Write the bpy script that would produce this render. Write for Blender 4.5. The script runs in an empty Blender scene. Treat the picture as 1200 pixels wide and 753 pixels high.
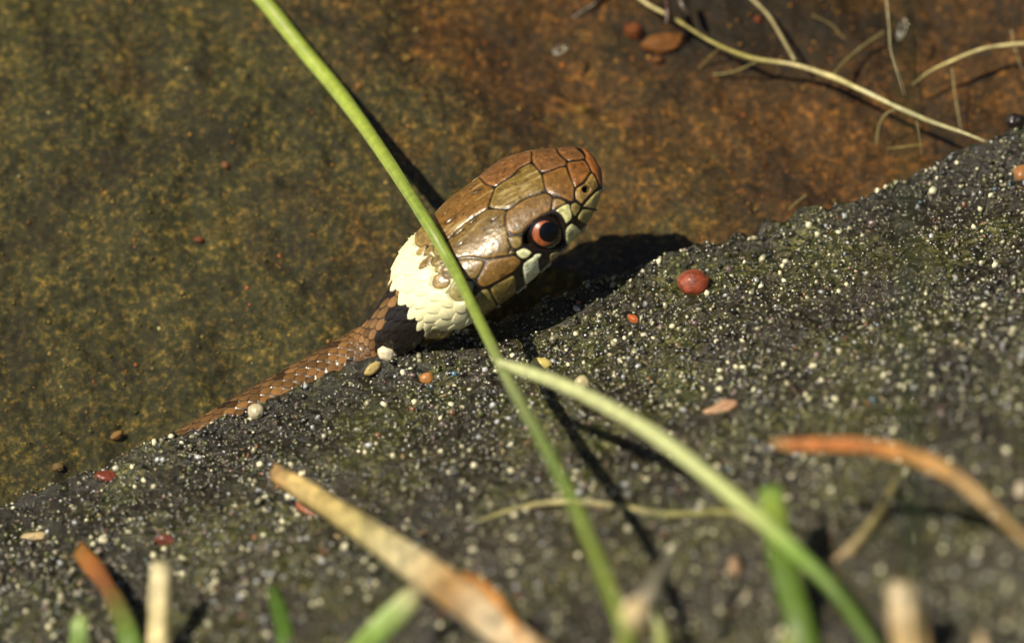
# Macro scene at a pond's edge. 1 unit = 1 centimetre.
import bpy, bmesh, math, random
import numpy as np
from mathutils import Vector, Matrix, kdtree

random.seed(7); RNG = np.random.default_rng(7)
scene = bpy.context.scene
C = scene.collection
scene.unit_settings.scale_length = 0.01

# ------------------------------------------------------------------ camera
ELEV = math.radians(62.0); D = 120.0; PXCM = 120.0
R3 = np.array([1.0, 0, 0])
U3 = np.array([0, math.sin(ELEV), math.cos(ELEV)])
N3 = np.array([0, -math.cos(ELEV), math.sin(ELEV)])
CAM = N3 * D
cam_d = bpy.data.cameras.new("camera"); cam = bpy.data.objects.new("camera", cam_d); C.objects.link(cam)
cam.location = CAM; cam.rotation_euler = (math.radians(90) - ELEV, 0, 0)
cam_d.sensor_width = 36.0; cam_d.lens = 36.0 * D / 10.0
cam_d.clip_start = 1.0; cam_d.clip_end = 2000.0
cam_d.dof.use_dof = True
cam_d.dof.focus_distance = D - 0.66
cam_d.dof.aperture_fstop = cam_d.lens * 1e-3 / (2 * 1.42)
scene.camera = cam

# ------------------------------------------------------------------ light
SUN = np.array([-0.68, -0.03, 1.28]); SUN /= np.linalg.norm(SUN)
w = bpy.data.worlds.new("World"); scene.world = w; w.use_nodes = True
nt = w.node_tree; bg = nt.nodes["Background"]
sky = nt.nodes.new("ShaderNodeTexSky"); sky.sky_type = 'NISHITA'; sky.sun_disc = False
sky.sun_elevation = math.asin(SUN[2]); sky.sun_rotation = math.atan2(SUN[0], SUN[1])
nt.links.new(sky.outputs[0], bg.inputs[0]); bg.inputs[1].default_value = 0.05
sl = bpy.data.lights.new("sun", 'SUN'); sl.energy = 5.0; sl.angle = math.radians(0.5); sl.color = (1.0, 0.90, 0.72)
so = bpy.data.objects.new("sun", sl); C.objects.link(so)
so.rotation_euler = Vector(SUN).to_track_quat('Z', 'Y').to_euler(); so.location = (-30, -25, 60)
scene.view_settings.view_transform = 'Standard'; scene.view_settings.look = 'None'
scene.view_settings.exposure = 0.25; scene.view_settings.gamma = 1.0

# ------------------------------------------------------------------ helpers
def pix(px, py, wd):
    """world point on the sight line of a photo pixel, wd centimetres in front of the focal centre"""
    dist = D - wd; k = dist / D / PXCM
    return (px - 600.0) * k * R3 + (376.5 - py) * k * U3 + wd * N3
def at(px, py, z):
    d = pix(px, py, 0.0) - CAM
    t = (z - CAM[2]) / d[2]
    return CAM + d * t
def project(P):
    P = np.asarray(P); wd = P @ N3; k = D * PXCM / (D - wd)
    return np.stack([600 + (P @ R3) * k, 376.5 - (P @ U3) * k], -1)

def hash3(ix, iy, iz, seed):
    n = (ix.astype(np.int64) * 374761393 + iy.astype(np.int64) * 668265263 + iz.astype(np.int64) * 2147483647 + seed * 974634777) & 0xFFFFFFFF
    n = ((n ^ (n >> 13)) * 1274126177) & 0xFFFFFFFF
    n = (n ^ (n >> 16)) & 0xFFFFFFFF
    return n / 4294967295.0
def vnoise(P, seed=0):
    P = np.asarray(P, float); I = np.floor(P); F = P - I; F = F * F * (3 - 2 * F); I = I.astype(np.int64)
    out = 0
    for dx in (0, 1):
        for dy in (0, 1):
            for dz in (0, 1):
                wgt = (F[..., 0] if dx else 1 - F[..., 0]) * (F[..., 1] if dy else 1 - F[..., 1]) * (F[..., 2] if dz else 1 - F[..., 2])
                out = out + wgt * hash3(I[..., 0] + dx, I[..., 1] + dy, I[..., 2] + dz, seed)
    return out
def fbm(P, octs=4, seed=0, gain=0.5):
    a = 1.0; s = 0; t = 0; P = np.asarray(P, float)
    for o in range(octs):
        s = s + a * vnoise(P * 2 ** o + 13.7 * o, seed + o); t += a; a *= gain
    return s / t
def sstep(a, b, x):
    t = np.clip((x - a) / (b - a), 0, 1); return t * t * (3 - 2 * t)

def mesh_obj(name, verts, faces, mat=None, parent=None, smooth=True, col=None, loc=None):
    me = bpy.data.meshes.new(name)
    verts = np.asarray(verts, np.float32); 
    if isinstance(faces, np.ndarray):
        nf, k = faces.shape
        me.vertices.add(len(verts)); me.vertices.foreach_set("co", verts.ravel())
        me.loops.add(nf * k); me.loops.foreach_set("vertex_index", faces.ravel().astype(np.int32))
        me.polygons.add(nf); me.polygons.foreach_set("loop_start", np.arange(0, nf * k, k, dtype=np.int32))
        me.polygons.foreach_set("loop_total", np.full(nf, k, np.int32))
        me.update(calc_edges=True); me.validate()
    else:
        me.from_pydata([tuple(v) for v in verts], [], faces); me.update()
    if smooth: me.polygons.foreach_set("use_smooth", [True] * len(me.polygons))
    if col is not None:
        at_ = me.color_attributes.new("col", 'FLOAT_COLOR', 'POINT')
        c4 = np.ones((len(verts), 4), np.float32); c4[:, :3] = np.clip(col, 0, 1); at_.data.foreach_set("color", c4.ravel())
    if mat: me.materials.append(mat)
    o = bpy.data.objects.new(name, me); C.objects.link(o)
    if parent is not None: o.parent = parent
    return o
def tag(o, label=None, cat=None, group=None, kind=None):
    if label: o["label"] = label
    if cat: o["category"] = cat
    if group: o["group"] = group
    if kind: o["kind"] = kind
    return o
def empty(name, loc, label, cat, group=None):
    o = bpy.data.objects.new(name, None); C.objects.link(o); o.location = loc; o.empty_display_size = 0.2
    return tag(o, label, cat, group)
def grid_faces(nu, nv, wrap_v=False):
    i = np.arange(nu - 1)[:, None]; j = np.arange(nv if wrap_v else nv - 1)[None, :]
    j2 = (j + 1) % nv
    return np.stack([(i * nv + j), (i * nv + j2), ((i + 1) * nv + j2), ((i + 1) * nv + j)], -1).reshape(-1, 4)

def material(name, build):
    m = bpy.data.materials.new(name); m.use_nodes = True; t = m.node_tree
    bs = t.nodes["Principled BSDF"]; build(t, bs); return m
def nd(t, kind, **kw):
    n = t.nodes.new(kind)
    for k, v in kw.items():
        if k in n.inputs.keys(): n.inputs[k].default_value = v
        else: setattr(n, k, v)
    return n
def coords(t, scale=(1, 1, 1)):
    tc = nd(t, "ShaderNodeTexCoord"); mp = nd(t, "ShaderNodeMapping"); mp.inputs["Scale"].default_value = scale
    t.links.new(tc.outputs["Object"], mp.inputs[0]); return mp.outputs[0]
def ramp(t, src, stops):
    r = nd(t, "ShaderNodeValToRGB"); t.links.new(src, r.inputs[0])
    while len(r.color_ramp.elements) > 1: r.color_ramp.elements.remove(r.color_ramp.elements[-1])
    for i, (p, c) in enumerate(stops):
        e = r.color_ramp.elements[0] if i == 0 else r.color_ramp.elements.new(p)
        e.position = p; e.color = (*c, 1)
    return r.outputs[0]
def mix(t, fac, a, b, mode='MIX'):
    n = nd(t, "ShaderNodeMix", data_type='RGBA', blend_type=mode)
    for s, v in ((0, fac), (6, a), (7, b)):
        if hasattr(v, "is_linked") or hasattr(v, "links"): t.links.new(v, n.inputs[s])
        elif s == 0: n.inputs[0].default_value = v
        else: n.inputs[s].default_value = (*v, 1)
    return n.outputs[2]
def noise(t, vec, scale, detail=4, rough=0.55, dist=0.0):
    n = nd(t, "ShaderNodeTexNoise"); n.inputs["Scale"].default_value = scale; n.inputs["Detail"].default_value = detail
    n.inputs["Roughness"].default_value = rough; n.inputs["Distortion"].default_value = dist
    t.links.new(vec, n.inputs["Vector"]); return n.outputs[0]
def bump(t, bs, h, strength, dist, prev=None):
    b = nd(t, "ShaderNodeBump"); b.inputs["Strength"].default_value = strength; b.inputs["Distance"].default_value = dist
    t.links.new(h, b.inputs["Height"])
    if prev is not None: t.links.new(prev, b.inputs["Normal"])
    t.links.new(b.outputs[0], bs.inputs["Normal"]); return b.outputs[0]

def attr_material(name, rough=0.45, coat=0.0, coat_rough=0.12, noise_scale=18, noise_amt=0.5, bump_s=0.3, bump_d=0.01, stretch=(1, 1, 1), subs=0.0, spec=0.5, trans=0.0):
    def b(t, bs):
        v = coords(t, stretch)
        a = nd(t, "ShaderNodeAttribute", attribute_name="col")
        n = noise(t, v, noise_scale, 5, 0.6)
        f = ramp(t, n, [(0.30, (1 - noise_amt,) * 3), (0.70, (1 + noise_amt * 0.35,) * 3)])
        c = mix(t, 1.0, a.outputs["Color"], f, 'MULTIPLY')
        t.links.new(c, bs.inputs["Base Color"])
        bs.inputs["Roughness"].default_value = rough; bs.inputs["Coat Weight"].default_value = coat
        bs.inputs["Coat Roughness"].default_value = coat_rough; bs.inputs["Specular IOR Level"].default_value = spec
        n2 = noise(t, v, noise_scale * 3, 3, 0.6)
        bump(t, bs, n2, bump_s, bump_d)
        if trans > 0:
            tr = nd(t, "ShaderNodeBsdfTranslucent"); t.links.new(c, tr.inputs[0])
            ms = nd(t, "ShaderNodeMixShader"); ms.inputs[0].default_value = trans
            out = t.nodes["Material Output"]
            t.links.new(bs.outputs[0], ms.inputs[1]); t.links.new(tr.outputs[0], ms.inputs[2]); t.links.new(ms.outputs[0], out.inputs[0])
    return material(name, b)

# ------------------------------------------------------------------ terrain shape
EDGE_PX = [(-700, 830), (-300, 700), (-100, 615), (0, 576), (60, 556), (100, 545), (160, 520), (215, 501), (300, 470), (370, 447), (440, 420), (500, 402), (560, 380), (640, 350), (720, 322), (800, 297), (900, 263), (1000, 224), (1100, 186), (1200, 152), (1350, 100), (1700, -30), (2200, -200)]
EP = np.array([at(a, b, 0.38) for a, b in EDGE_PX])
def edge_d(x, y):
    return (np.interp(x, EP[:, 0], EP[:, 1], left=EP[0, 1] + 0, right=EP[-1, 1]) - y) * 0.89
def rise(d):
    """the bank climbs gently towards the viewer"""
    d = np.clip(d, 0, 9.0)
    return 0.80 * (np.sqrt(d * d + 0.36) - 0.6)
def bank_z(x, y):
    x = np.asarray(x, float); y = np.asarray(y, float)
    P = np.stack([x, y, np.zeros_like(x)], -1)
    d = edge_d(x, y) + (fbm(P * 1.5, 4, 3) - 0.5) * 0.36 + (fbm(P * 9, 2, 5) - 0.5) * 0.10
    top = 0.34 + 0.14 * (1 - np.exp(-np.clip(d, 0, None) / 1.2)) + (fbm(P * 0.55, 3, 11) - 0.5) * 0.22
    top = top + rise(d)
    fall = -2.8 * sstep(0.03, -0.7, d) - 0.6 * np.clip(-d, 0, 0.5)
    return top + fall + (fbm(P * 5, 4, 21) - 0.5) * 0.10 + (fbm(P * 22, 3, 31, 0.6) - 0.5) * 0.05
def floor_z(x, y):
    x = np.asarray(x, float); y = np.asarray(y, float)
    P = np.stack([x, y, np.zeros_like(x)], -1)
    return -0.62 + 0.06 * np.clip(y, -3, 5) + 0.26 * sstep(1.0, -1.5, x) * sstep(-1.0, 1.0, y) + (fbm(P * 0.5, 3, 41) - 0.5) * 0.5 + (fbm(P * 2.2, 4, 43) - 0.5) * 0.20 + (fbm(P * 9, 3, 47, 0.5) - 0.5) * 0.05
def warp_axis(lo, hi, n, out_lo, out_hi, m):
    core = np.linspace(lo, hi, n)
    k = np.linspace(0, 1, m + 1)[1:]
    return np.concatenate([(lo - (lo - out_lo) * k ** 2.2)[::-1], core, hi + (out_hi - hi) * k ** 2.2])
def terrain(name, xs, ys, fz, mat):
    X, Y = np.meshgrid(xs, ys, indexing='ij')
    Z = fz(X, Y)
    o = mesh_obj(name, np.stack([X, Y, Z], -1).reshape(-1, 3), grid_faces(len(xs), len(ys)), mat)
    return o

def m_bank(t, bs):
    v = coords(t)
    big = noise(t, v, 0.55, 3, 0.5)
    fine = noise(t, v, 14, 6, 0.68)
    c = ramp(t, fine, [(0.32, (0.004, 0.003, 0.002)), (0.48, (0.020, 0.017, 0.010)), (0.60, (0.062, 0.052, 0.028)), (0.72, (0.24, 0.21, 0.12))])
    g = ramp(t, noise(t, v, 1.1, 4, 0.6), [(0.46, (0, 0, 0)), (0.60, (0.9, 0.9, 0.9))])
    green = ramp(t, fine, [(0.3, (0.006, 0.008, 0.002)), (0.50, (0.036, 0.042, 0.009)), (0.68, (0.19, 0.18, 0.05))])
    c = mix(t, g, c, green)
    b2 = ramp(t, big, [(0.4, (0.5, 0.5, 0.5)), (0.62, (0.95, 0.92, 0.85))])
    c = mix(t, 1.0, c, b2, 'MULTIPLY')
    t.links.new(c, bs.inputs["Base Color"]); bs.inputs["Roughness"].default_value = 0.17; bs.inputs["Specular IOR Level"].default_value = 0.8
    bump(t, bs, noise(t, v, 34, 4, 0.65), 0.9, 0.03)
def m_floor(t, bs):
    v = coords(t)
    sx = nd(t, "ShaderNodeSeparateXYZ"); t.links.new(v, sx.inputs[0])
    # rusty silt to the right and far side, olive algae film to the left
    m1 = nd(t, "ShaderNodeMath", operation='MULTIPLY_ADD'); t.links.new(sx.outputs[0], m1.inputs[0]); m1.inputs[1].default_value = 0.10; m1.inputs[2].default_value = 0.36
    m2 = nd(t, "ShaderNodeMath", operation='MULTIPLY_ADD'); t.links.new(sx.outputs[1], m2.inputs[0]); m2.inputs[1].default_value = 0.085; t.links.new(m1.outputs[0], m2.inputs[2])
    m3 = nd(t, "ShaderNodeMath", operation='MULTIPLY_ADD'); t.links.new(noise(t, v, 0.6, 5, 0.6, 0.4), m3.inputs[0]); m3.inputs[1].default_value = 1.5; m3.inputs[2].default_value = -0.75
    m4 = nd(t, "ShaderNodeMath", operation='ADD'); t.links.new(m2.outputs[0], m4.inputs[0]); t.links.new(m3.outputs[0], m4.inputs[1])
    rust = ramp(t, m4.outputs[0], [(0.30, (0, 0, 0)), (0.72, (1, 1, 1))])
    fine = noise(t, v, 13.0, 9, 0.78)
    ol = ramp(t, fine, [(0.34, (0.005, 0.007, 0.003)), (0.46, (0.020, 0.023, 0.009)), (0.54, (0.052, 0.048, 0.014)), (0.66, (0.29, 0.20, 0.05))])
    ru = ramp(t, fine, [(0.34, (0.009, 0.004, 0.001)), (0.46, (0.046, 0.022, 0.004)), (0.54, (0.100, 0.044, 0.008)), (0.66, (0.38, 0.165, 0.032))])
    c = mix(t, rust, ol, ru)
    mid = ramp(t, noise(t, v, 1.7, 6, 0.65), [(0.34, (0.40, 0.40, 0.40)), (0.52, (1, 1, 1)), (0.68, (1.35, 1.3, 1.15))])
    c = mix(t, 1.0, c, mid, 'MULTIPLY')
    # dark bare mud under the roots
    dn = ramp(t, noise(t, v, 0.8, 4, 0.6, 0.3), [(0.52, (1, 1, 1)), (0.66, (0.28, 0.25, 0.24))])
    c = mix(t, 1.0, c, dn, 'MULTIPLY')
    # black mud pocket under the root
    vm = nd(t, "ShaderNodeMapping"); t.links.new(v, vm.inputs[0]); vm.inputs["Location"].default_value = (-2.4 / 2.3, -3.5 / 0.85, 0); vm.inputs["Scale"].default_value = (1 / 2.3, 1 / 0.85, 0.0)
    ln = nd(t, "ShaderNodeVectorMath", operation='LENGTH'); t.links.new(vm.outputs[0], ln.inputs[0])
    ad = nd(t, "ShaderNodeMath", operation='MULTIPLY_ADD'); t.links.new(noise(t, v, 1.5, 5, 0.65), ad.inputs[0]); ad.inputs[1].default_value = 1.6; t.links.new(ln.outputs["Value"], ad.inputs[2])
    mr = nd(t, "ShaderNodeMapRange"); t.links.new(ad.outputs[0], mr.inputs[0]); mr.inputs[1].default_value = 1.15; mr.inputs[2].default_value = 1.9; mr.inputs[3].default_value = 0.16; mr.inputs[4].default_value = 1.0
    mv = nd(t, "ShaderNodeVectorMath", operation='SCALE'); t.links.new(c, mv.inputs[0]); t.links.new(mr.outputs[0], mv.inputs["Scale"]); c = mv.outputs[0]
    t.links.new(c, bs.inputs["Base Color"]); bs.inputs["Roughness"].default_value = 0.8
    bump(t, bs, noise(t, v, 26, 5, 0.65), 0.45, 0.02)
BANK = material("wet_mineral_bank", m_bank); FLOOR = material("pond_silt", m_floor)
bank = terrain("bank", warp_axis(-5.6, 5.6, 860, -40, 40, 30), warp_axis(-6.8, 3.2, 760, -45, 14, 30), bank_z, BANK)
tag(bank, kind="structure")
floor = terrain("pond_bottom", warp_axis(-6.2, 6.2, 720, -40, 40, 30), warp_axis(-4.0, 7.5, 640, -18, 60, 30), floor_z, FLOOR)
tag(floor, kind="structure")

# unseen earth slope, added to block sky light and darken the water's reflection
def m_sky_block(t, bs):
    v = coords(t); n = noise(t, v, 1.2, 8, 0.7)
    t.links.new(ramp(t, n, [(0.3, (0.008, 0.008, 0.004)), (0.55, (0.035, 0.033, 0.014)), (0.75, (0.08, 0.085, 0.03))]), bs.inputs["Base Color"]); bs.inputs["Roughness"].default_value = 0.9
    bump(t, bs, n, 0.8, 0.3)
SKY_BLOCK = material("sky_block_earth", m_sky_block)
uu = np.linspace(-70, 70, 181); vv = np.linspace(0, 1, 90); UU, VV_ = np.meshgrid(uu, vv, indexing='ij')
YY = 10 + 16 * VV_ ** 1.3 + UU ** 2 * -0.0022; ZZ = -3 + 40 * VV_ ** 0.9
nz = fbm(np.stack([UU * 0.22, VV_ * 8, 0 * UU], -1), 5, 61) - 0.5
far = mesh_obj("sky_block_bank", np.stack([UU, YY - 5 * nz * (0.3 + VV_), ZZ + 2.0 * nz], -1).reshape(-1, 3), grid_faces(181, 90), SKY_BLOCK)
tag(far, kind="structure")

def m_water(t, bs):
    v = coords(t)
    out = t.nodes["Material Output"]
    tr = nd(t, "ShaderNodeBsdfTransparent"); tr.inputs[0].default_value = (0.93, 0.90, 0.78, 1)
    gl = nd(t, "ShaderNodeBsdfGlossy"); gl.inputs["Roughness"].default_value = 0.03
    fr = nd(t, "ShaderNodeFresnel"); fr.inputs["IOR"].default_value = 1.33
    b = nd(t, "ShaderNodeBump"); b.inputs["Strength"].default_value = 0.25; b.inputs["Distance"].default_value = 0.05
    t.links.new(noise(t, v, 1.2, 2, 0.4), b.inputs["Height"])
    t.links.new(b.outputs[0], gl.inputs["Normal"]); t.links.new(b.outputs[0], fr.inputs["Normal"])
    ms = nd(t, "ShaderNodeMixShader"); t.links.new(fr.outputs[0], ms.inputs[0])
    t.links.new(tr.outputs[0], ms.inputs[1]); t.links.new(gl.outputs[0], ms.inputs[2]); t.links.new(ms.outputs[0], out.inputs[0])
WATER = material("pond_water", m_water)
xs = np.linspace(-40, 40, 161); ys = np.linspace(-18, 60, 157); X, Y = np.meshgrid(xs, ys, indexing='ij')
water = mesh_obj("water", np.stack([X, Y, 0.01 * np.sin(X * 0.9 + Y * 0.6)], -1).reshape(-1, 3), grid_faces(161, 157), WATER)
tag(water, kind="structure")

# ------------------------------------------------------------------ grit (stuff)
def ico(sub):
    bm = bmesh.new(); bmesh.ops.create_icosphere(bm, subdivisions=sub, radius=1.0)
    v = np.array([tuple(p.co) for p in bm.verts]); f = np.array([[p.index for p in q.verts] for q in bm.faces]); bm.free(); return v, f
ICO1 = ico(1)
def scatter(name, pts, rad, cols, mat, sub=ICO1, squash=(0.6, 1.0), kind="stuff", smooth=False):
    n = len(pts); v0, f0 = sub; m = len(v0)
    q = RNG.normal(size=(n, 4)); q /= np.linalg.norm(q, axis=1)[:, None]
    a, b, c, d = q.T
    Rm = np.stack([np.stack([1 - 2 * (c * c + d * d), 2 * (b * c - a * d), 2 * (b * d + a * c)], -1),
                   np.stack([2 * (b * c + a * d), 1 - 2 * (b * b + d * d), 2 * (c * d - a * b)], -1),
                   np.stack([2 * (b * d - a * c), 2 * (c * d + a * b), 1 - 2 * (b * b + c * c)], -1)], 1)
    sc = np.stack([np.ones(n), RNG.uniform(*squash, n), RNG.uniform(*squash, n)], -1) * rad[:, None]
    jit = RNG.uniform(0.62, 1.22, (n, m, 1))
    V = np.einsum('nij,nkj->nki', Rm, v0[None] * jit * sc[:, None, :]) + pts[:, None, :]
    F = (f0[None] + (np.arange(n) * m)[:, None, None]).reshape(-1, 3)
    o = mesh_obj(name, V.reshape(-1, 3), F, mat, smooth=smooth, col=np.repeat(cols, m, 0))
    tag(o, kind=kind); return o
def palette(n, items):
    p = np.array([i[0] for i in items], float); p /= p.sum()
    k = RNG.choice(len(items), n, p=p); c = np.array([i[1] for i in items], float)[k]
    return c * RNG.uniform(0.65, 1.35, (n, 1))
SAND = attr_material("wet_sand", rough=0.12, coat=1.0, coat_rough=0.16, spec=1.0, noise_scale=40, noise_amt=0.2, bump_s=0.1)
GRIT = attr_material("wet_grit", rough=0.16, coat=1.0, coat_rough=0.14, spec=0.9, noise_scale=40, noise_amt=0.3, bump_s=0.2)
n = 34000
px = RNG.uniform(-5.5, 5.5, n); d_ = RNG.uniform(-0.12, 1.0, n) ** 1.0
py = RNG.uniform(-6.6, 3.0, n); keep = edge_d(px, py) > -0.08; px, py = px[keep], py[keep]; n = len(px)
clump = fbm(np.stack([px * 1.3, py * 1.3, 0 * px], -1), 3, 77)
keep = RNG.uniform(0.16, 0.68, n) < clump; px, py = px[keep], py[keep]; n = len(px)
rad = 0.010 + 0.036 * RNG.uniform(0, 1, n) ** 1.9
pz = bank_z(px, py) + rad * 0.35
cols = palette(n, [(52, (0.018, 0.016, 0.011)), (18, (0.07, 0.062, 0.038)), (13, (0.30, 0.28, 0.17)), (9, (0.74, 0.70, 0.46)), (4, (0.36, 0.37, 0.38)), (18, (0.075, 0.085, 0.022)), (3, (0.20, 0.20, 0.19)), (0.7, (0.22, 0.09, 0.04)), (0.25, (0.06, 0.12, 0.16)), (2.5, (0.18, 0.12, 0.12))])  # pale and silver grains also stand in for blurred sun glints
scatter("bank_grit", np.stack([px, py, pz], -1), rad, cols, GRIT)
# sparkling sand between the grains
n = 20000
px = RNG.uniform(-5.5, 5.5, n); py = RNG.uniform(-6.6, 3.0, n); keep = edge_d(px, py) > 0.0; px, py = px[keep], py[keep]; n = len(px)
rad = RNG.uniform(0.007, 0.019, n)
cols = palette(n, [(30, (0.10, 0.09, 0.06)), (16, (0.32, 0.30, 0.20)), (8, (0.50, 0.48, 0.36)), (6, (0.25, 0.28, 0.32)), (16, (0.14, 0.14, 0.045)), (2, (0.35, 0.20, 0.20))])
scatter("bank_sand", np.stack([px, py, bank_z(px, py) + rad * 0.4], -1), rad, cols, SAND)
# small flecks of rotten leaf and bark
n = 560
px = RNG.uniform(-5.5, 5.5, n); py = RNG.uniform(-6.5, 3.0, n); keep = edge_d(px, py) > 0.12; px, py = px[keep], py[keep]; n = len(px)
rad = RNG.uniform(0.02, 0.085, n) * RNG.uniform(0.5, 1, n)
cols = palette(n, [(8, (0.05, 0.03, 0.015)), (6, (0.22, 0.15, 0.07)), (3, (0.36, 0.28, 0.14)), (2, (0.20, 0.07, 0.03)), (3, (0.10, 0.12, 0.03))])
LITTER = attr_material("leaf_litter", rough=0.6, noise_scale=20, noise_amt=0.5)
scatter("plant_litter", np.stack([px, py, bank_z(px, py) + 0.012], -1), rad, cols, LITTER, squash=(0.15, 0.45))
n = 30000
px = RNG.uniform(-6, 6, n); py = RNG.uniform(-3.5, 7, n); keep = edge_d(px, py) < 0.1; px, py = px[keep], py[keep]; n = len(px)
rad = 0.005 + 0.024 * RNG.uniform(0, 1, n) ** 9
right = np.clip((px + 5) / 9, 0, 1)[:, None]
ca = palette(n, [(30, (0.10, 0.088, 0.025)), (20, (0.17, 0.13, 0.035)), (6, (0.28, 0.20, 0.07)), (1.2, (0.40, 0.13, 0.05)), (0.6, (0.45, 0.42, 0.26))])
cb = palette(n, [(30, (0.13, 0.066, 0.016)), (20, (0.24, 0.115, 0.025)), (8, (0.36, 0.19, 0.05)), (2.5, (0.42, 0.13, 0.03)), (0.6, (0.45, 0.40, 0.24))])
cols = np.where(RNG.uniform(0, 1, (n, 1)) < right, cb, ca)
SILT = attr_material("silt_grit", rough=0.7, noise_scale=30, noise_amt=0.3)
scatter("silt_grit", np.stack([px, py, floor_z(px, py) + rad * 0.3], -1), rad, cols, SILT)

# ------------------------------------------------------------------ the snake
HA = np.array([math.cos(math.radians(33)), math.sin(math.radians(33))])     # head axis seen on the picture plane (right, up)
AL = math.radians(40); SA, CA = math.sin(AL), math.cos(AL)
a_w = HA[0] * R3 + HA[1] * U3
side = HA[1] * R3 - HA[0] * U3
r_w = CA * side + SA * N3            # towards the snake's right (near) side
n_w = -SA * side + CA * N3           # crown of the head
W0 = 0.80                            # distance of the head's axis in front of the water/edge plane
TAB = np.array([(-9.5, -28, -27.5, -27), (-8.5, -33, -30, -21), (-5, -41, -31, -10), (0, -47.5, -33, 0), (10, -54, -35.5, 13), (27, -63, -39, 25), (50, -75.5, -44.5, 34.5), (80, -84.5, -48, 41), (97, -84, -48, 45), (116, -82, -47, 48),
                (130, -81, -46.5, 51), (160, -79, -43, 54), (185, -73.5, -40, 55), (209, -68, -37, 55), (232, -61, -33, 51.5), (248, -54, -29, 43), (257, -47, -24, 35)], float)
PEXP = 2.35; Q = PEXP / (PEXP - 1)
def sup(Wd, H): return ((Wd * CA) ** Q + (H * SA) ** Q) ** (1 / Q)
def solve(Lf, Lm, Ln, ratio=0.88):
    lo, hi = Lm, Ln                    # unknown centre line
    best = None
    for Lc in np.linspace(Lm + 0.02, (Lf + Ln) / 2 + 14, 400):
        Ht = (Lc - Lm) / SA
        E = Lc - Lf
        if E ** Q <= (Ht * SA) ** Q: continue
        Wd = (E ** Q - (Ht * SA) ** Q) ** (1 / Q) / CA
        e = abs(Lc + sup(Wd, Ht * ratio) - Ln)
        if best is None or e < best[0]: best = (e, Lc, Wd, Ht)
    return best[1:]
S = np.array([solve(*r[1:]) for r in TAB])
Tn = np.concatenate([-9.5 + 12 * (1 - np.cos(np.linspace(0, math.pi / 2, 46))) , np.linspace(2.5, 257, 400)[1:]])
def sm(arr, k, x=Tn):
    out = arr.copy(); 
    for _ in range(k): out[1:-1] = (out[:-2] + 2 * out[1:-1] + out[2:]) / 4
    return out
def herm(x, X, Y):
    X = np.asarray(X, float); Y = np.asarray(Y, float)
    m = np.gradient(Y, X); i = np.clip(np.searchsorted(X, x) - 1, 0, len(X) - 2); h = X[i + 1] - X[i]; t = (x - X[i]) / h
    return (2*t**3-3*t**2+1)*Y[i] + (t**3-2*t**2+t)*h*m[i] + (-2*t**3+3*t**2)*Y[i+1] + (t**3-t**2)*h*m[i+1]
main = Tn > 0
def prof(col):
    y = np.interp(Tn, TAB[:, 0], S[:, col]); 
    z = sm(y, 160); bl = sstep(4, 16, Tn); return y * (1 - bl) + z * bl
Lc = prof(0); Wh = prof(1); Ht = prof(2)
# rounded snout: sizes follow a square-root onset at the very tip
on = np.sqrt(np.clip((Tn + 9.5) / 9.5, 0, 1)); tip = Tn < 0
i0 = np.argmin(abs(Tn))
Wh = np.where(tip, Wh[i0] * on, Wh); Ht = np.where(tip, Ht[i0] * on, Ht); Lc = np.where(tip, np.interp(Tn, [-9.5, 0], [-27, Lc[i0]]), Lc)
Wh = sm(Wh, 4); Ht = sm(Ht, 4); Hb = Ht * 0.88
Wh[0] = Ht[0] = Hb[0] = 0.02
cm = 1 / PXCM
head_px = np.stack([704 - Tn * HA[0] + Lc * HA[1], 213 + Tn * HA[1] + Lc * HA[0]], -1)
head_c = np.array([pix(p[0], p[1], W0) for p in head_px])
# neck and body centre line (photo column, row, height) -> world
bp = [pix(480.5, 359, 0.74), pix(474, 372, 0.62), at(463, 388, 0.34), at(448, 404, 0.14), at(425, 422, 0.0), at(380, 451, -0.06), at(320, 486, -0.08), at(250, 526, -0.12), at(195, 562, -0.25), at(120, 625, -0.80), at(20, 710, -1.3)]
br = [39, 34, 32, 32, 34, 37, 38, 38, 38, 37, 34]
ctrl = [head_c[-30], head_c[-1]] + bp
def catmull(P, per):
    P = np.array(P); P = np.vstack([2 * P[0] - P[1], P, 2 * P[-1] - P[-2]]); out = []
    for i in range(1, len(P) - 2):
        for t in np.linspace(0, 1, per, endpoint=False):
            a, b, c, d = P[i - 1:i + 3]
            out.append(0.5 * ((2 * b) + (-a + c) * t + (2 * a - 5 * b + 4 * c - d) * t * t + (-a + 3 * b - 3 * c + d) * t ** 3))
    out.append(P[-2]); return np.array(out)
cc = catmull(ctrl, 60)[60:]
arc = np.concatenate([[0], np.cumsum(np.linalg.norm(np.diff(cc, axis=0), axis=1))])
karc = arc[np.arange(0, len(arc), 60)]
nb = 420
sb = np.linspace(0, arc[-1], nb + 1)[1:]
body_c = np.stack([np.interp(sb, arc, cc[:, k]) for k in range(3)], -1)
body_r = herm(sb, karc, [Wh[-1] * 1.0] + br)
up = np.array([0, 0, 1.0])
cen = np.vstack([head_c, body_c])
nH, nB = len(head_c), nb
tan = np.gradient(cen, axis=0); tan /= np.linalg.norm(tan, axis=1)[:, None]; tan = -tan   # points to the snout
for _ in range(14): tan[nH-25:nH+60] = (tan[nH-26:nH+59] + 2*tan[nH-25:nH+60] + tan[nH-24:nH+61]) / 4
tan /= np.linalg.norm(tan, axis=1)[:, None]
f_h = np.zeros(nH + nB); f_h[nH:] = sstep(0.1, 1.3, sb); 
bl = sstep(60, 250, Tn)
tan[:nH] = a_w[None] * (1 - 0 * bl[:, None])
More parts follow.
